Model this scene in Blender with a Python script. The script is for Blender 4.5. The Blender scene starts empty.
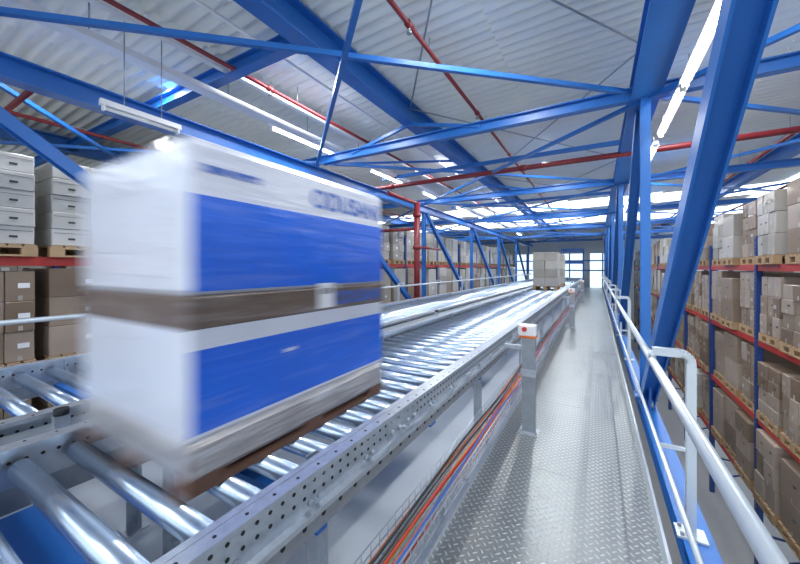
import bpy, math, random
from mathutils import Vector, Matrix
random.seed(7)
ZO=5.5            # camera-relative heights + ZO = world heights (hall floor z=0)
F=340.0; HV=268.0
sc=bpy.context.scene

# ---------------------------------------------------------------- materials
def newmat(name):
    m=bpy.data.materials.new(name); m.use_nodes=True
    nt=m.node_tree; b=nt.nodes['Principled BSDF']
    return m,nt,b
def mat(name,col,rough=.5,metal=0.,var=.0,scale=4.,bump=0.,bscale=60.,island=0.,coat=0.,stretch=None,bdist=.01,haze=0.):
    m,nt,b=newmat(name); N=nt.nodes; L=nt.links
    b.inputs['Roughness'].default_value=rough; b.inputs['Metallic'].default_value=metal
    if coat:
        b.inputs['Coat Weight'].default_value=coat; b.inputs['Coat Roughness'].default_value=.1
    tc=N.new('ShaderNodeTexCoord')
    nz=N.new('ShaderNodeTexNoise'); nz.inputs['Scale'].default_value=scale; nz.inputs['Detail'].default_value=5
    L.new(tc.outputs['Object'],nz.inputs['Vector'])
    mx=N.new('ShaderNodeMix'); mx.data_type='RGBA'
    mx.inputs[6].default_value=tuple(max(0,x*(1-var)) for x in col)+(1,)
    mx.inputs[7].default_value=tuple(min(1,x*(1+var)) for x in col)+(1,)
    L.new(nz.outputs['Fac'],mx.inputs[0])
    out=mx.outputs[2]
    if island:
        g=N.new('ShaderNodeNewGeometry'); h=N.new('ShaderNodeHueSaturation')
        mr=N.new('ShaderNodeMapRange'); mr.inputs[3].default_value=1-island; mr.inputs[4].default_value=1+island
        L.new(g.outputs['Random Per Island'],mr.inputs[0]); L.new(mr.outputs[0],h.inputs['Value'])
        mr2=N.new('ShaderNodeMapRange'); mr2.inputs[3].default_value=1.15; mr2.inputs[4].default_value=.65
        L.new(g.outputs['Random Per Island'],mr2.inputs[0]); L.new(mr2.outputs[0],h.inputs['Saturation'])
        L.new(out,h.inputs['Color']); out=h.outputs[0]
    if haze:  # film haze: wrinkle sheen put into the colour as pale streaks
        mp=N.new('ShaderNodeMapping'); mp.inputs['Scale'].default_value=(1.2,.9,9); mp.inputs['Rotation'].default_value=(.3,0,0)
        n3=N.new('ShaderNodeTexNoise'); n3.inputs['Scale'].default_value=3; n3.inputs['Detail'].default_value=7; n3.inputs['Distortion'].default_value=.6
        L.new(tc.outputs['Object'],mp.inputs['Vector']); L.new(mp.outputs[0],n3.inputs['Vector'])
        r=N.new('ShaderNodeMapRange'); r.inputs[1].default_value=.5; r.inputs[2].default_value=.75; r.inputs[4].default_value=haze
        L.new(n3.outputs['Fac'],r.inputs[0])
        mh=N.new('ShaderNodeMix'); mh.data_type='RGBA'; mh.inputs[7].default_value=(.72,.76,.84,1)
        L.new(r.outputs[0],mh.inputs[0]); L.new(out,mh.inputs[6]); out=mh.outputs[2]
    L.new(out,b.inputs['Base Color'])
    if bump:
        n2=N.new('ShaderNodeTexNoise'); n2.inputs['Scale'].default_value=bscale; n2.inputs['Detail'].default_value=4
        src=tc.outputs['Object']
        if stretch:
            mp=N.new('ShaderNodeMapping'); mp.inputs['Scale'].default_value=stretch; mp.inputs['Rotation'].default_value=(.35,0,0)
            L.new(src,mp.inputs['Vector']); src=mp.outputs[0]
        L.new(src,n2.inputs['Vector'])
        bp=N.new('ShaderNodeBump'); bp.inputs['Strength'].default_value=bump; bp.inputs['Distance'].default_value=bdist
        L.new(n2.outputs['Fac'],bp.inputs['Height']); L.new(bp.outputs[0],b.inputs['Normal'])
        if coat: L.new(bp.outputs[0],b.inputs['Coat Normal'])
    return m
def emat(name,col,s):
    m,nt,b=newmat(name)
    b.inputs['Base Color'].default_value=(*col,1)
    b.inputs['Emission Color'].default_value=(*col,1); b.inputs['Emission Strength'].default_value=s
    return m
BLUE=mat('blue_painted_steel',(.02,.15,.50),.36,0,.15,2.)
BLUE2=mat('rack_blue',(.02,.06,.24),.45,0,.1)
RED=mat('red_sprinkler_paint',(.20,.018,.024),.4,0,.1)
ORANGE=mat('rack_beam_red',(.46,.04,.03),.45,0,.1)
GALV=mat('galvanised_steel',(.57,.62,.68),.34,.75,.22,30.)
GALVD=mat('galvanised_dull',(.36,.40,.44),.5,.6,.2,20.)
ROLL=mat('zinc_roller',(.56,.68,.83),.27,.9,.08,8.)
ALU=mat('handrail_grey_paint',(.58,.64,.69),.33,.4,.05)
DARK=mat('hole_black',(.015,.017,.02),.7)
ROOF=mat('fibre_cement_sheet',(.83,.85,.81),.7,0,.12,1.3,.15,25.)
KRAFT=mat('kraft_carton',(.29,.215,.155),.55,0,.2,3.,.12,12.,.38,.25)
GREYB=mat('grey_carton',(.43,.405,.36),.5,0,.14,3.,.1,12.,.25,.3)
ARCH=mat('archive_carton_grey',(.43,.43,.41),.5,0,.08,3.,.1,12.,.12,.3)
WOOD=mat('pallet_wood',(.40,.27,.15),.7,0,.25,9.)
WOODD=mat('pallet_wood_dark',(.15,.075,.05),.65,0,.3,9.)
WHITE=mat('white_plastic',(.82,.83,.85),.4)
FLOOR=mat('platform_floor_paint',(.60,.66,.72),.3,0,.1,2.)
CONC=mat('concrete_floor',(.34,.35,.37),.45,0,.15,1.5)
WALL=mat('wall_panel_paint',(.60,.65,.70),.7,0,.05)
LOADW=mat('white_wrapped_carton',(.70,.73,.82),.3,0,.12,2.5,.45,3.,0,1.,(1,.5,5),.015)
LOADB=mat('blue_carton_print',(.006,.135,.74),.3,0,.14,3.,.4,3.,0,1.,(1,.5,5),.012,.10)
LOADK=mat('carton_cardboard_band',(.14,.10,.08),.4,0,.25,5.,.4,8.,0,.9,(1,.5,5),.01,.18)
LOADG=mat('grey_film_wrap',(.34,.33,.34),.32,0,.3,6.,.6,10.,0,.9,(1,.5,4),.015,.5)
LOGO=mat('print_light_blue',(.05,.14,.5),.4)
CO=mat('cable_orange',(.75,.16,.02),.45); CY=mat('cable_yellow',(.6,.42,.05),.45)
CB=mat('cable_blue',(.03,.12,.45),.45); CG=mat('cable_grey',(.30,.31,.33),.5); CK=mat('cable_black',(.03,.03,.03),.5)
CR=mat('cable_red',(.55,.04,.02),.45)
TUBE=emat('fluorescent_tube_lit',(1,.98,.92),18)
SKY=emat('skylight_panel',(.90,.96,1),2.2)
WIN=emat('window_daylight_panel',(.72,.88,1),1.0)

def tread():
    m,nt,b=newmat('tread_plate_aluminium'); N=nt.nodes; L=nt.links
    b.inputs['Metallic'].default_value=.88
    tc=N.new('ShaderNodeTexCoord')
    mp=N.new('ShaderNodeMapping'); mp.inputs['Scale'].default_value=(25,25,25); mp.inputs['Rotation'].default_value=(0,0,math.radians(45))
    L.new(tc.outputs['Object'],mp.inputs['Vector'])
    sp=N.new('ShaderNodeSeparateXYZ'); L.new(mp.outputs[0],sp.inputs[0])
    def M(op,a,b_=None,c=None):
        n=N.new('ShaderNodeMath'); n.operation=op
        for i,v in enumerate((a,b_,c)):
            if v is None: continue
            if isinstance(v,(int,float)): n.inputs[i].default_value=v
            else: L.new(v,n.inputs[i])
        return n.outputs[0]
    x,y=sp.outputs[0],sp.outputs[1]
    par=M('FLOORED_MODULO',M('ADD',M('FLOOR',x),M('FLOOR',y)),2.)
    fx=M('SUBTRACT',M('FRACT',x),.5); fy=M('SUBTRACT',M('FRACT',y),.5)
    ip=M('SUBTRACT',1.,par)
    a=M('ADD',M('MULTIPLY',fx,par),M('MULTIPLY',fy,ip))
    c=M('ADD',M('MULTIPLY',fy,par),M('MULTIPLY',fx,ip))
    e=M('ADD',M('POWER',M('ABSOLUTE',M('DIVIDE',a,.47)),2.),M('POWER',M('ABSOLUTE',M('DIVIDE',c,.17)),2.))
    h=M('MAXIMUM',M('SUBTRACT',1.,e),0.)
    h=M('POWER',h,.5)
    nw=N.new('ShaderNodeTexNoise'); nw.inputs['Scale'].default_value=1.6; L.new(tc.outputs['Object'],nw.inputs['Vector'])
    b0=N.new('ShaderNodeBump'); b0.inputs['Strength'].default_value=.4; b0.inputs['Distance'].default_value=.04
    L.new(nw.outputs['Fac'],b0.inputs['Height'])
    bp=N.new('ShaderNodeBump'); bp.inputs['Strength'].default_value=1.; bp.inputs['Distance'].default_value=.005
    L.new(b0.outputs[0],bp.inputs['Normal'])
    L.new(h,bp.inputs['Height']); L.new(bp.outputs[0],b.inputs['Normal'])
    nz=N.new('ShaderNodeTexNoise'); nz.inputs['Scale'].default_value=3; nz.inputs['Detail'].default_value=6
    L.new(tc.outputs['Object'],nz.inputs['Vector'])
    mr=N.new('ShaderNodeMapRange'); mr.inputs[3].default_value=.27; mr.inputs[4].default_value=.44
    L.new(nz.outputs['Fac'],mr.inputs[0]); L.new(mr.outputs[0],b.inputs['Roughness'])
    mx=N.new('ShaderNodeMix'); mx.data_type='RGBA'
    mx.inputs[6].default_value=(.37,.395,.39,1); mx.inputs[7].default_value=(.72,.75,.75,1)  # grooves darkened in the colour like shade, worn lugs lighter
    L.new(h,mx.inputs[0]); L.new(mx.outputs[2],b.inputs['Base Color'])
    return m
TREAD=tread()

# ---------------------------------------------------------------- mesh builder
class MB:
    def __init__(s): s.v=[]; s.f=[]; s.mi=[]; s.m=[]; s.sm=[]
    def mid(s,m):
        if m not in s.m: s.m.append(m)
        return s.m.index(m)
    def add(s,vs,fs,m,smooth=False):
        o=len(s.v); s.v+= [tuple(v) for v in vs]; k=s.mid(m)
        for f in fs: s.f.append([i+o for i in f]); s.mi.append(k); s.sm.append(smooth)
    def box(s,x0,x1,y0,y1,z0,z1,m):
        vs=[(x,y,z) for z in (z0,z1) for y in (y0,y1) for x in (x0,x1)]
        s.add(vs,[(0,2,3,1),(4,5,7,6),(0,1,5,4),(2,6,7,3),(0,4,6,2),(1,3,7,5)],m)
    def cbox(s,x0,x1,y0,y1,z0,z1,m,c=.01,jit=0):
        def ring(i,z):
            return [(x0+i,y0+c,z),(x0+c,y0+i,z),(x1-c,y0+i,z),(x1-i,y0+c,z),(x1-i,y1-c,z),(x1-c,y1-i,z),(x0+c,y1-i,z),(x0+i,y1-c,z)]
        vs=ring(c*.7,z0)+ring(0,z0+c)+ring(0,z1-c)+ring(c*.7,z1)
        fs=[tuple(range(7,-1,-1)),tuple(range(24,32))]
        for r in range(3):
            for i in range(8):
                fs.append((r*8+i,r*8+(i+1)%8,r*8+8+(i+1)%8,r*8+8+i))
        if jit: vs=[(a+random.uniform(-jit,jit),b+random.uniform(-jit,jit),d) for a,b,d in vs]
        s.add(vs,fs,m)
    def ext(s,prof,p0,p1,m,up=(0,0,1),smooth=False,caps=True):
        p0=Vector(p0);p1=Vector(p1);d=(p1-p0).normalized();up=Vector(up)
        if abs(d.dot(up))>.99: up=Vector((1,0,0))
        r=d.cross(up).normalized(); u=r.cross(d)
        n=len(prof); vs=[p+r*a+u*b for p in (p0,p1) for a,b in prof]
        fs=[(i,(i+1)%n,n+(i+1)%n,n+i) for i in range(n)]
        s.add(vs,fs,m,smooth)
        if caps:
            k=len(s.v)-2*n
            for f in (list(range(n-1,-1,-1)),list(range(n,2*n))):
                s.f.append([i+k for i in f]); s.mi.append(s.mid(m)); s.sm.append(False)
    def bar(s,p0,p1,w,h,m,up=(0,0,1)):
        s.ext([(-w/2,-h/2),(w/2,-h/2),(w/2,h/2),(-w/2,h/2)],p0,p1,m,up)
    def cyl(s,p0,p1,r,m,n=12,caps=True):
        s.ext([(r*math.cos(2*math.pi*i/n),r*math.sin(2*math.pi*i/n)) for i in range(n)],p0,p1,m,smooth=True,caps=caps)
    def ibeam(s,p0,p1,w,h,m,up=(0,0,1),tf=.016,tw=.012):
        a=w/2;b=h/2;c=tw/2
        s.ext([(-a,-b),(a,-b),(a,-b+tf),(c,-b+tf),(c,b-tf),(a,b-tf),(a,b),(-a,b),(-a,b-tf),(-c,b-tf),(-c,-b+tf),(-a,-b+tf)],p0,p1,m,up)
    def obj(s,name,parent=None):
        me=bpy.data.meshes.new(name); me.from_pydata([(a,b,c+ZO) for a,b,c in s.v],[],s.f)
        for m in s.m: me.materials.append(m)
        me.polygons.foreach_set('material_index',s.mi); me.polygons.foreach_set('use_smooth',s.sm); me.update()
        o=bpy.data.objects.new(name,me); sc.collection.objects.link(o)
        if parent: o.parent=parent
        return o
def empty(name):
    e=bpy.data.objects.new(name,None); sc.collection.objects.link(e); e.empty_display_size=.2; return e

WK=-1.6           # walkway level
RT=-.785          # roller top
BAY=[-4.6,.2,5.0,9.8,14.6,19.4,24.2,29.0]
Y0,Y1=-4.6,31.0
XL,XR=-4.8,.5

# ---------------------------------------------------------------- shell
b=MB(); b.box(-15,10,Y0-1,32,-5.6,-5.5,CONC); b.obj('floor')
b=MB(); b.box(-15,-14.9,Y0-1,32,-5.5,2.9,WALL); b.obj('wall_left')
b=MB(); b.box(9.9,10,Y0-1,32,-5.5,2.9,WALL); b.obj('wall_right')
b=MB()
b.box(-15,10,31.9,32,-5.5,-1.6,WALL); b.box(-15,10,31.9,32,1.2,2.9,WALL)
b.box(-15,-8,31.9,32,-1.6,1.2,WALL); b.box(1.3,10,31.9,32,-1.6,1.2,WALL); b.box(-1.0,-.5,31.9,32,-1.6,1.2,WALL)
b.obj('wall_back')
b=MB(); b.box(-8,-1,31.95,31.99,-1.6,1.2,WIN); b.box(-.5,1.3,31.95,31.99,-1.6,1.2,WIN)
for x in (-7.2,-6.3,-5.4,-4.6,-3.7,-2.9,-2.0,.4): b.box(x-.05,x+.05,31.88,31.95,-1.6,1.2,BLUE)
for z in (-.2,.6): b.box(-8,1.3,31.87,31.94,z-.05,z+.05,BLUE)
b.obj('window_1')

# corrugated roof
b=MB()
pitch=.165; ns=8
sheets=[]; x=-15.0
while x<10: sheets.append((x,min(x+1.65,10))); x+=1.55
def skyl(x0,y):
    if -4.4<y<-2.2 and x0<6: return True  # added strip behind the camera, out of view, glows as key light
    if 15.5<y<17.6 and x0<4: return True
    if 20.5<y<23.5: return True
    if x0>4.3 and x0<6.8 and y>6: return True
    return False
ny=int((32-Y0+1)/pitch*ns)
for (a,c) in sheets:
    vs=[];A=[];B=[]
    for j in range(ny+1):
        y=Y0-1+j*pitch/ns; w=.028*math.sin(2*math.pi*j/ns)
        vs.append((a,y,2.745+w)); vs.append((c,y,2.80+w))
    for j in range(ny):
        f=(2*j,2*j+1,2*j+3,2*j+2)
        (B if skyl(a,Y0-1+j*pitch/ns) else A).append(f)
    b.add(vs,A,ROOF,True)
    if B: b.add(vs,B,SKY,True)
b.obj('ceiling')

# ---------------------------------------------------------------- platform under conveyors and walkway
b=MB()
b.box(-4.62,-.86,Y0,Y1,WK-.08,WK-.02,FLOOR)
for y in BAY:
    for x in (-4.4,-2.4,.2):
        b.ibeam((x,y,-5.5),(x,y,WK-.24),.16,.16,BLUE,up=(0,1,0))
    b.ibeam((-4.6,y,WK-.16),(.3,y,WK-.16),.12,.16,BLUE)
b.obj('mezzanine_platform')
b=MB()
yy=Y0
while yy<Y1-.1:
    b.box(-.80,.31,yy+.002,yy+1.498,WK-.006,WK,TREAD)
    for xx in (-.76,.27):
        for dy in (.06,.75,1.44): b.cyl((xx,yy+dy,WK),(xx,yy+dy,WK+.003),.011,GALVD,8)
    yy+=1.5
b.box(-.83,-.80,Y0,Y1,WK-.06,WK+.03,GALV)
b.box(.31,.325,Y0,Y1,WK-.06,WK+.12,ALU)
b.obj('tread_plate_walkway')

# ---------------------------------------------------------------- truss girders
def girder(name,X,topz,wch,hch,dw,ds,vw):
    b=MB()
    b.ibeam((X,Y0,topz),(X,Y1,topz),wch,hch,BLUE)
    b.ibeam((X,Y0,WK-.02),(X,Y1,WK-.02),.15,.14,BLUE)
    for i,y in enumerate(BAY):
        b.ibeam((X,y,WK),(X,y,topz-.12),vw,vw,BLUE,up=(0,1,0),tf=.012)
        b.box(X-.11,X+.11,y-.11,y+.11,WK+.055,WK+.07,BLUE)
        for dx in (-.085,.085):
            for dy in (-.085,.085): b.cyl((X+dx,y+dy,WK+.07),(X+dx,y+dy,WK+.09),.012,GALVD,6)
        if i<len(BAY)-1:
            b.ibeam((X,y+ds,topz-.1),(X,y+4.6,WK+.1),dw,dw,BLUE,up=(1,0,0),tf=.014)
            b.box(X-.01,X+.01,y+4.35,y+4.75,WK+.05,WK+.4,BLUE)
            b.box(X-.01,X+.01,y+.05,y+.5,topz-.45,topz-.1,BLUE)
    return b.obj(name)
girder('truss_girder',XL,1.87,.18,.22,.12,.18,.11)
girder('truss_girder',XR,2.15,.30,.24,.135,.35,.10)

# ---------------------------------------------------------------- roof steelwork
b=MB()
for i,y in enumerate(BAY[1:]):
    b.ibeam((-14.8,y,2.1),(9.8,y,2.1),.12,.15,BLUE)
    for x in (-10.8,5.5):
        if x<0 or y>9: b.ibeam((x,y,-5.5),(x,y,2.0),.16,.16,BLUE,up=(0,1,0))
for i in range(len(BAY)-1):
    y0,y1=BAY[i],BAY[i+1]
    for z,(xa,xb) in ((2.08,(XL,XR)),(2.08,(XR,6.0)),(2.08,(-10,XL))):
        b.bar((xa,y0,z),(xb,y1,z),.05,.05,BLUE); b.bar((xb,y0,z-.06),(xa,y1,z-.06),.05,.05,BLUE)
b.ibeam((-2.72,Y0,2.56),(-2.72,Y1,2.56),.21,.32,BLUE,tf=.02)
b.ibeam((-9.6,Y0,2.56),(-9.6,Y1,2.56),.2,.3,BLUE,tf=.02)
b.ibeam((3.6,Y0,2.56),(3.6,Y1,2.56),.2,.3,BLUE,tf=.02)
b.ibeam((-14.8,2.72,2.56),(-2.75,2.72,2.56),.14,.18,BLUE)
for y in BAY[2:]:
    b.bar((-2.72,y,2.4),(-2.72+1.2,y,2.12),.05,.05,BLUE); b.bar((-2.72,y,2.4),(-2.72-1.2,y,2.12),.05,.05,BLUE)
for y in (7.4,12.2,17,21.8):
    b.bar((XL,y,2.3),(XR,y,2.3),.06,.08,BLUE)
    b.bar((-2.72,y,2.45),(XL,y-2.4,2.05),.04,.04,BLUE)
b.obj('roof_steel_frame')
b=MB()
for i in range(0,len(BAY)-1):
    y0,y1=BAY[i],BAY[i+1]
    b.cyl((-2.7,y0,2.66),(XR,y1,2.66),.011,GALVD,6); b.cyl((XR,y0,2.66),(-2.7,y1,2.66),.011,GALVD,6)
b.obj('wind_bracing_rods')

# ---------------------------------------------------------------- sprinkler pipes
b=MB()
for X,Z,r in ((-3.95,2.5,.026),(-1.74,2.6,.026),(2.9,2.3,.035),(-7.5,2.3,.03)):
    b.cyl((X,Y0,Z),(X,Y1,Z),r,RED,12)
    y=Y0+.6
    while y<Y1:
        b.cyl((X,y,Z-.07),(X,y,Z),.012,GALVD,6); b.cyl((X,y,Z-.09),(X,y,Z-.07),.03,GALVD,8)
        b.cyl((X,y+.5,Z),(X,y+.5,2.76),.006,GALVD,5)
        b.cyl((X,y-.05,Z),(X,y+.05,Z),r+.012,RED,12); y+=2.4
b.cyl((-14,7.2,2.02),(9.8,7.2,2.02),.05,RED,14)
for x in (-11,-8,-4.4,-1.3,1.4,4.2,7): b.cyl((x-.06,7.2,2.02),(x+.06,7.2,2.02),.066,RED,14)
b.cyl((-14,1.2,1.95),(-4.95,1.2,1.95),.03,RED,10)
b.cyl((4.6,6.0,2.3),(4.6,Y1,2.3),.035,RED,10)
b.obj('sprinkler_pipes')
b=MB()
b.cyl((-4.58,8.9,-1.6),(-4.58,8.9,1.93),.09,RED,16)
for z in (-.9,.6,1.55): b.cyl((-4.58,8.9,z-.05),(-4.58,8.9,z+.05),.125,RED,16)
b.cyl((-4.58,8.9,1.15),(-5.9,8.9,1.15),.045,RED,12); b.cyl((-4.58,8.9,.62),(-4.58,10.6,.62),.04,RED,12)
b.cyl((-4.58,8.9,1.9),(-4.58,7.3,1.9),.05,RED,12)
b.obj('sprinkler_riser')
b=MB()
for X,Z,w in ((-4.45,2.32,.09),(-4.15,2.55,.04)):
    b.ext([(-w,-.02),(w,-.02),(w,.05),(w-.004,.05),(w-.004,-.016),(-w+.004,-.016),(-w+.004,.05),(-w,.05)],(X,Y0,Z),(X,Y1,Z),WHITE)
    y=Y0
    while y<Y1: b.cyl((X,y,Z),(X,y,2.76),.008,GALVD,6); y+=1.5
b.cyl((-4.5,Y0,2.34),(-4.5,Y1,2.34),.02,CG,8); b.cyl((-4.4,Y0,2.33),(-4.4,Y1,2.33),.015,WHITE,8)
b.cyl((-3.4,Y0,2.62),(-3.4,Y1,2.62),.02,WHITE,8)
b.obj('overhead_cable_tray')

# ---------------------------------------------------------------- fluorescent fixtures
def lamp(X,Y,Z,L,lit=True,drop=2.05,w=.05):
    b=MB()
    b.ext([(-w,.0),(w,.0),(w*.6,.06),(-w*.6,.06)],(X,Y,Z),(X,Y+L,Z),WHITE)
    b.cyl((X-.0,Y+.04,Z-.025),(X-.0,Y+L-.04,Z-.025),.018,TUBE if lit else WHITE,10)
    for y in (Y+.02,Y+L-.04): b.box(X-.03,X+.03,y,y+.02,Z-.05,Z,WHITE)
    if drop>Z+.07:
        for y in (Y+.2,Y+L-.2): b.cyl((X,y,Z+.05),(X,y,drop),.006,GALVD,6)
    b.obj('fluorescent_light')
lamp(.78,1.0,1.9,1.5,drop=2.1)
for y in (3.0,4.55,6.5,8.05,11.5,13.05,16.3,17.9,21.2,22.8): lamp(.78,y,1.9,1.5,drop=2.1)
lamp(-4.25,1.42,1.62,.75,False,2.6,.035)
for y in (3.6,6.3,9.0,11.7,14.4,17.1,19.8,22.5): lamp(-4.45,y,2.235,1.5,True,0,.04)

def area(name,loc,sx,sy,e,rot=(0,0,0)):
    l=bpy.data.lights.new(name,'AREA'); l.shape='RECTANGLE'; l.size=sx; l.size_y=sy; l.energy=e; l.color=(.97,.985,1)
    o=bpy.data.objects.new(name,l); o.location=(loc[0],loc[1],loc[2]+ZO); o.rotation_euler=rot; sc.collection.objects.link(o)
for x,y in ((-1.0,-2.2),(-3.6,3.6),(-1.0,3.2),(-3.4,8.4),(-1,8.4),(-3.4,13),(-1,13),(-3.4,18),(-1,18),(1.5,2.5),(1.5,6.),(1.5,10),(1.5,15),(-5.6,2),(-5.6,6.5),(-5.6,12)):
    area('added_fill_light',(x,y,2.69),.12,1.4,56)  # added fill lights just under the roof, no fixtures behind them

# ---------------------------------------------------------------- conveyors
def conveyor(name,xr,xl):
    b=MB()
    T=-.735; B=-.905
    for x,s in ((xr,1),(xl,-1)):
        w=.05
        pr=[(0,B),(s*w,B),(s*w,B+.02),(s*(w-.005),B+.02),(s*(w-.005),B+.005),(s*.005,B+.005),(s*.005,T-.005),(s*(w-.005),T-.005),(s*(w-.005),T-.02),(s*w,T-.02),(s*w,T),(0,T)]
        vs=[(x+a,y,z) for y in (Y0,Y1) for a,z in pr]; n=len(pr)
        b.add(vs,[(i,(i+1)%n,n+(i+1)%n,n+i) for i in range(n)]+[tuple(range(n)),tuple(range(n,2*n))],GALV)
        y=-1.0; k=0
        while y<11:
            b.cyl((x+s*.004,y,-.80),(x+s*.0065,y,-.80),.0075,DARK,8)
            b.cyl((x+s*.004,y,-.845),(x+s*.0065,y,-.845),.0075,DARK,8)
            if s<0: b.cyl((x+s*.0,y,-.80),(x-s*.002,y,-.80),.0075,DARK,8)
            if k%2: b.cyl((x+s*.025,y,T-.001),(x+s*.025,y,T+.0012),.006,DARK,8)
            if k%7 in (3,4):
                b.cyl((x+s*.005,y+.025,-.775),(x+s*.022,y+.025,-.775),.012,GALV,6); b.cyl((x+s*.005,y+.025,-.872),(x+s*.022,y+.025,-.872),.012,GALV,6)
            y+=.05; k+=1
        b.box(min(x,x+s*.006),max(x,x+s*.006),Y0,Y1,B-.10,B,GALVD)
        y=-1.0
        while y<8:
            b.cyl((x+s*.005,y,B-.05),(x+s*.0075,y,B-.05),.011,DARK,8); y+=.1
        for y in (1.62,4.6,7.6,10.6):
            b.box(min(x+s*.005,x+s*.012),max(x+s*.005,x+s*.012),y-.16,y+.16,B+.03,T-.03,GALV)
            for dy in (-.12,-.05,.05,.12):
                for z in (-.79,-.85): b.cyl((x+s*.01,y+dy,z),(x+s*.026,y+dy,z),.013,GALV,6)
    y=Y0+.1
    rr=MB()
    while y<Y1:
        n=18 if y<8 else 10
        rr.cyl((xl+.035,y,RT-.040),(xr-.035,y,RT-.040),.040,ROLL,n)
        rr.cyl((xl,y,RT-.040),(xr,y,RT-.040),.011,GALVD,8)
        if y<8:
            for x in (xl+.02,xr-.032): rr.cyl((x,y,RT-.042),(x+.012,y,RT-.042),.03,DARK,12)
        y+=.176
    b.box(xl+.002,xl+.03,Y0,Y1,-.745,-.735,GALV); b.box(xr-.03,xr-.002,Y0,Y1,-.745,-.735,GALV)
    y=-3.2
    while y<Y1:
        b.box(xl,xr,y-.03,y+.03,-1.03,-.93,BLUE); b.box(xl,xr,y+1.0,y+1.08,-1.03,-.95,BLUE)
        for x,s in ((xr,1),(xl,-1)):
            b.ext([(-.03,-.03),(.03,-.03),(.03,.03),(.026,.03),(.026,-.026),(-.03,-.026)],(x-s*.03,y,WK-.02),(x-s*.03,y,-.74),GALV)
            b.box(x-s*.03-.06,x-s*.03+.06,y-.06,y+.06,WK-.02,WK-.01,GALV)
        b.bar((xl+.05,y,-1.5),(xr-.05,y,-1.05),.03,.006,GALVD)
        y+=2.1
    # blue drive housings under the rollers
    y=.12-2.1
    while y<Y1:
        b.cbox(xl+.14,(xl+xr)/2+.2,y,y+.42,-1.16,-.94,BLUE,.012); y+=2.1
    b.cyl((xr-.12,Y0,-.93),(xr-.12,Y1,-.93),.018,DARK,8)
    e=empty(name)
    b.obj('frame',e); rr.obj('rollers',e)
    return e
conveyor('roller_conveyor',-.93,-2.08)
conveyor('roller_conveyor',-2.46,-3.78)
b=MB()
for y in (.35,.62,2.9,5.2):
    b.box(-2.33,-2.29,y-.03,y+.03,-.79,-.73,GALV); b.cyl((-2.31,y,-.73),(-2.31,y,-.70),.03,DARK,14)
b.box(-2.405,-2.135,Y0,27,-.80,-.79,GALVD)
b.obj('lane_divider_tray')

# ---------------------------------------------------------------- cable tray beside conveyor
b=MB(); YT=27.0
zt=-1.30
for x,z in ((-.86,zt+.09),(-.86,zt+.045),(-.86,zt),(-.82,zt),(-.78,zt),(-.74,zt),(-.70,zt),(-.70,zt+.045),(-.70,zt+.09)):
    b.cyl((x+.0,Y0,z),(x,YT,z),.003,GALV,6)
y=-.8
while y<9:
    b.cyl((-.86,y,zt+.09),(-.86,y,zt),.0025,GALV,5); b.cyl((-.86,y,zt),(-.70,y,zt),.0025,GALV,5); b.cyl((-.70,y,zt),(-.70,y,zt+.09),.0025,GALV,5); y+=.07
y=-1.1
while y<YT:
    b.bar((-.87,y,zt-.02),(-.69,y,zt-.02),.03,.02,GALV); b.bar((-.87,y,zt-.02),(-.87,y,WK-.02),.03,.02,GALV); y+=1.05
def cable(pts,r,m):
    for a,c in zip(pts,pts[1:]): b.cyl(a,c,r,m,8,caps=False)
cols=[CG,CO,CK,CR,CG,CK,CO,CY,CR,CG,CO,CB,CR,CG]
for i in range(14):
    x=-.848+.0102*i; ph=random.random()*6; r=random.choice((.005,.006,.007))
    pts=[];y=-1.5
    while y<YT:
        pts.append((x+.007*math.sin(y*2.1+ph),y,zt+.012+.022*(i%3)+.008*math.sin(y*3+ph))); y+=.25 if y<8 else 1.
    cable(pts,r,cols[i])
b.obj('wire_cable_tray')

# ---------------------------------------------------------------- sensor posts
for y in (3.5,10.2,17.5):
    b=MB(); X=-.575
    b.ext([(-.06,-.03),(.06,-.03),(.06,.03),(.055,.03),(.055,-.025),(-.055,-.025),(-.055,.03),(-.06,.03)],(X,y,WK+.002),(X,y,-.66),GALVD,up=(0,1,0))
    b.box(X-.09,X+.09,y-.08,y+.08,WK+.002,WK+.014,GALV)
    for dx in(-.07,.07): b.cyl((X+dx,y-.05,WK+.01),(X+dx,y-.05,WK+.03),.012,GALVD,6)
    b.box(X-.07,X+.07,y-.045,y-.035,-1.05,-.98,GALV)
    b.box(X-.23,X+.02,y-.02,y+.02,-.80,-.76,GALV)
    b.cbox(X-.09,X+.07,y-.06,y+.05,-.66,-.55,WHITE,.012)
    b.cyl((X-.03,y-.06,-.59),(X-.03,y-.085,-.59),.022,CR,14)
    b.box(X-.08,X+.071,y-.061,y+.05,-.675,-.655,CO)
    b.obj('sensor_post')

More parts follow.
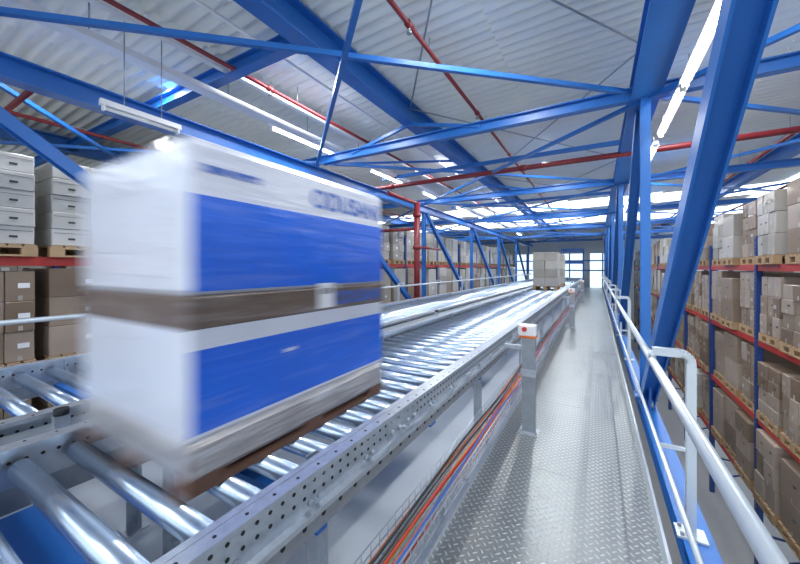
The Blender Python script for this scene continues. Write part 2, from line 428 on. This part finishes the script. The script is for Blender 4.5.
# ---------------------------------------------------------------- handrails
def handrail(name,X,Z,Xp,posts,base):
    b=MB()
    b.cyl((X,Y0,Z),(X,Y1,Z),.022,ALU,16)
    s=1 if Xp>X else -1
    for y in posts:
        R=.05; zt_=Z+.06
        pts=[(Xp,y,base),(Xp,y,zt_-R)]
        for k in range(1,7):
            t=k/6*math.pi/2; pts.append((Xp-s*R*(1-math.cos(t)),y,zt_-R+R*math.sin(t)))
        pts.append((X+s*.0,y,zt_))
        for a,c in zip(pts,pts[1:]): b.bar(a,c,.045,.045,ALU,up=(0,1,0))
        b.box(Xp-.07,Xp+.07,y-.06,y+.06,base,base+.012,ALU)
        b.cyl((X,y,Z),(X,y,zt_),.02,ALU,10)
        for dy in (-.04,.04): b.cyl((Xp-.045,y+dy,base+.01),(Xp-.045,y+dy,base+.03),.01,GALVD,6)
    if s<0:
        b.cyl((Xp,Y0,Z-.5),(Xp,Y1,Z-.5),.014,ALU,12)
    else:
        b.cyl((X+.03,Y0,Z-.5),(X+.03,Y1,Z-.5),.012,ALU,12)
        for y in posts: b.bar((X+.03,y,Z-.5),(Xp,y,Z-.5),.02,.02,ALU)
    b.obj(name)
handrail('handrail',.29,-.56,.47,[-2.2,.15,2.55,6.9,9.3,11.7,14.1,16.5,18.9,21.3,23.7,26.1],WK+.052)
handrail('handrail',-4.3,-.46,-4.45,[-2,0.4,2.8,5.2,7.6,10,12.4,14.8,17.2,19.6,22,24.4,26.8],WK-.02)

# ---------------------------------------------------------------- pallet + cartons
def pallet(b,x0,x1,y0,y1,z,m=WOOD,simple=False):
    h=.144
    if simple:
        b.box(x0,x1,y0,y1,z+.12,z+h,m)
        for yy in (y0,(y0+y1)/2-.05,y1-.1): b.box(x0,x1,yy,yy+.1,z,z+.12,m)
        return
    n=6; w=(y1-y0)/n
    for i in range(n): b.box(x0,x1,y0+i*w+.012,y0+(i+1)*w-.012,z+.122,z+h,m)
    for xx in (x0,(x0+x1)/2-.05,x1-.1):
        b.box(xx,xx+.1,y0,y1,z+.1,z+.122,m); b.box(xx,xx+.1,y0,y1,z,z+.022,m)
        for yy in (y0,(y0+y1)/2-.07,y1-.14): b.box(xx,xx+.1,yy,yy+.14,z+.022,z+.1,m)
def cartons(b,x0,x1,y0,y1,z0,h,nx,ny,nz,m,jit=.006,lab=0):
    dz=h/nz
    for k in range(nz):
        for i in range(nx):
            for j in range(ny):
                a=x0+(x1-x0)*i/nx; c=x0+(x1-x0)*(i+1)/nx
                d=y0+(y1-y0)*j/ny; e=y0+(y1-y0)*(j+1)/ny
                o=random.uniform(-jit,jit); za=z0+k*dz+.001; zb=z0+(k+1)*dz-.002
                b.cbox(a+.003+o,c-.003+o,d+.003,e-.003,za,zb,m,.008,jit*.2)
                if lab and ((lab>0 and i==nx-1) or (lab<0 and i==0)):
                    sx=c-.003+o+.004 if lab>0 else a+.003+o-.004
                    t0,t1=min(sx,sx+.001*lab),max(sx,sx+.001*lab); ym=(d+e)/2; zm=(za+zb)/2
                    if m is ARCH:
                        b.box(t0,t1,d+.02,e-.02,zb-.055,zb-.05,CK)
                        b.box(t0,t1,ym-.035,ym+.035,zm-.03,zm-.005,CK)
                    else:
                        r=random.random()
                        if r<.35: b.box(t0,t1,ym-.02,ym+.08,zm-.02,zm+.04,GREYB if lab<0 else WHITE)
                        if r>.6: b.box(t0,t1,ym-.10,ym-.03,zm+.01,zm+.035,CK)
                        b.box(t0,t1,ym-.02,ym+.02,za+.01,za+.07,GREYB)

def rack(name,xf,depth,levels,ystart,yend,basez,top,mats,ph=1.0,hvar=.12):
    e=empty(name); s=MB(); c=MB(); p=MB(); upm=BLUE2; beamm=ORANGE
    xb=xf+depth; face=-1 if depth>0 else 1
    xlo,xhi=min(xf,xb),max(xf,xb); y=ystart; bw=2.8
    while y<=yend+.01:
        for x in (xf,xb):
            s.box(x-.045,x+.045,y-.045,y+.045,basez,top,upm)
        z=basez+.3; fl=0
        while z<top-.6:
            s.bar((xlo,y,z),(xhi,y,z+.5) if fl==0 else (xhi,y,z+.001),.03,.03,upm); z+=.55; fl^=1
        if y<14:
            zz=levels[-1]-1.2
            while zz<top:
                sx=xf+face*.0455
                s.box(sx-.001,sx+.001,y-.02,y-.008,zz,zz+.025,DARK); s.box(sx-.001,sx+.001,y+.008,y+.02,zz,zz+.025,DARK)
                zz+=.075
        if y+bw<=yend+.01:
            for z in levels:
                for x in (xf,xb): s.box(x-.025,x+.025,y+.05,y+bw-.05,z-.11,z,beamm)
                for q in range(3):
                    wdt=random.uniform(.70,.80)
                    ya=y+.1+q*.89+random.uniform(0,.07); yb=ya+wdt
                    sx=random.uniform(-.06,.06)
                    pallet(p,xlo-.06+sx,xhi+.06+sx,ya-.01,yb+.01,z,WOOD,simple=(y>9 or y<-2))
                    hh=ph+random.uniform(-hvar,hvar*.4)
                    m=mats(z,y) if callable(mats) else mats
                    ny,nz=(2,5) if m is ARCH else random.choice(((2,3),(2,4),(1,3),(3,3),(1,2)))
                    cartons(c,xlo-.04+sx,xhi+.04+sx,ya+.01,yb-.01,z+.146,hh,2,ny,nz,m,.014,face if y<12 else 0)
        y+=bw
    s.obj('frame',e); c.obj('cartons',e); p.obj('pallets',e)
    return e
lev=[.06,-1.24,-2.6,-3.95]
rack('pallet_rack',2.45,1.05,lev,2.7,30.7,-5.5,.55,lambda z,y: KRAFT if z<0 and random.random()<.75 or random.random()<.4 else GREYB,1.0,.18)
rack('pallet_rack',-6.05,-1.05,[.14,-1.27,-2.65,-4.0],-3.2,30.4,-5.5,1.2,lambda z,y: (ARCH if z>0 else KRAFT) if y<5 else (GREYB if z>0 else random.choice((KRAFT,GREYB))),1.12,.06)
rack('pallet_rack',-9.2,-1.05,[.14,-1.27,-2.65],-3.2,30.4,-5.5,1.2,GREYB,1.3,.1)

# ---------------------------------------------------------------- moving load
def load(name,y0,hero=True):
    e=empty(name); base=RT
    x0,x1=(-2.06,-1.19) if hero else (-2.0,-1.2); y1=y0+1.2
    b=MB(); pallet(b,x0,x1,y0,y1,base,WOODD if hero else WOOD); b.obj('pallet',e)
    b=MB()
    if hero:
        b.cbox(x0-.006,x1+.006,y0-.006,y1+.006,base+.045,base+.185,LOADG,.02)
        b.cbox(x0,x1,y0,y1,base+.185,-.20,LOADW,.012)
        b.cbox(x0-.004,x1+.006,y0-.006,y1+.006,-.215,-.095,LOADK,.01)
        b.cbox(x0,x1,y0,y1,-.095,.445,LOADW,.018)
        b.cbox(x0+.02,x1-.02,y0+.02,y1-.02,.435,.458,LOADW,.008)
        for za,zb in ((-.082,.255),(-.575,-.285)):
            b.box(x1,x1+.003,y0+.018,y1-.012,za,zb,LOADB)
            b.box(x0-.003,x0,y0+.018,y1-.012,za,zb,LOADB)
        for k in range(6):
            z=random.uniform(-.5,.35); xa=x0+random.uniform(0,.3)
            b.bar((xa,y0-.001,z),(xa+.45,y0-.001,z+random.uniform(-.06,.06)),.004,.006,LOADW)
        b.box(x1+.006,x1+.0085,y0+.62,y0+.73,-.20,-.075,WHITE)
        b.box(x1+.0085,x1+.009,y0+.635,y0+.715,-.13,-.1,CG)
        b.box(x1+.003,x1+.005,y0+.42,y0+.47,-.37,-.355,LOADW)
        b.obj('wrapped_cartons',e)
        def txt(s,size,loc,nm):
            c=bpy.data.curves.new(nm,'FONT'); c.body=s; c.size=size; c.extrude=.0006; c.offset=.003
            o=bpy.data.objects.new(nm,c); sc.collection.objects.link(o)
            o.rotation_euler=(math.pi/2,0,math.pi/2); o.location=(loc[0],loc[1],loc[2]+ZO); c.materials.append(LOGO); o.parent=e
        txt('ODUSANI',.13,(x1+.002,y0+.58,.295),'print_upper')
        txt('ODUSANI',.095,(x1+.008,y0+.74,-.19),'print_lower')
        txt('xuse smart',.05,(x1+.002,y0+.06,.34),'print_small')
        for f,dy in ((0,.15),(1,0),(2,-.15)):
            e.location[1]=dy; e.keyframe_insert('location',frame=f)
        for fc in e.animation_data.action.fcurves:
            for k in fc.keyframe_points: k.interpolation='LINEAR'
    else:
        cartons(b,x0,x1,y0,y1,base+.146,1.2,2,3,4,GREYB,.008)
        b.obj('cartons',e)
    return e
load('pallet_load',.625)
load('carton_pallet',13.0,hero=False)
load('carton_pallet',15.4,hero=False)
sc.frame_set(1)
sc.render.use_motion_blur=True
sc.render.motion_blur_shutter=.5

# blue lift frame over conveyor end
b=MB()
for x in (-2.27,-.865):
    for y in (27.5,29.2): b.box(x-.03,x+.03,y-.07,y+.07,WK-.02,1.3,BLUE)
b.box(-2.3,-.835,27.43,27.57,1.2,1.4,BLUE); b.box(-2.3,-.835,29.13,29.27,1.2,1.4,BLUE); b.box(-2.25,-.85,27.5,27.56,.3,.5,BLUE)
b.obj('pallet_lift_frame')

# ---------------------------------------------------------------- world
w=bpy.data.worlds.new('World'); sc.world=w; w.use_nodes=True
bg=w.node_tree.nodes['Background']; bg.inputs[0].default_value=(.88,.95,1,1); bg.inputs[1].default_value=1.2

# ---------------------------------------------------------------- camera
cam=bpy.data.cameras.new('camera'); co=bpy.data.objects.new('camera',cam); sc.collection.objects.link(co)
cam.sensor_width=36; cam.lens=F*36/800; cam.shift_y=-(282-HV)/800; cam.clip_start=.02; cam.clip_end=200
co.location=(0,0,ZO); co.rotation_euler=(math.pi/2,0,math.atan2(197,F))
sc.camera=co
sc.view_settings.view_transform='Standard'; sc.view_settings.look='None'; sc.view_settings.exposure=.34
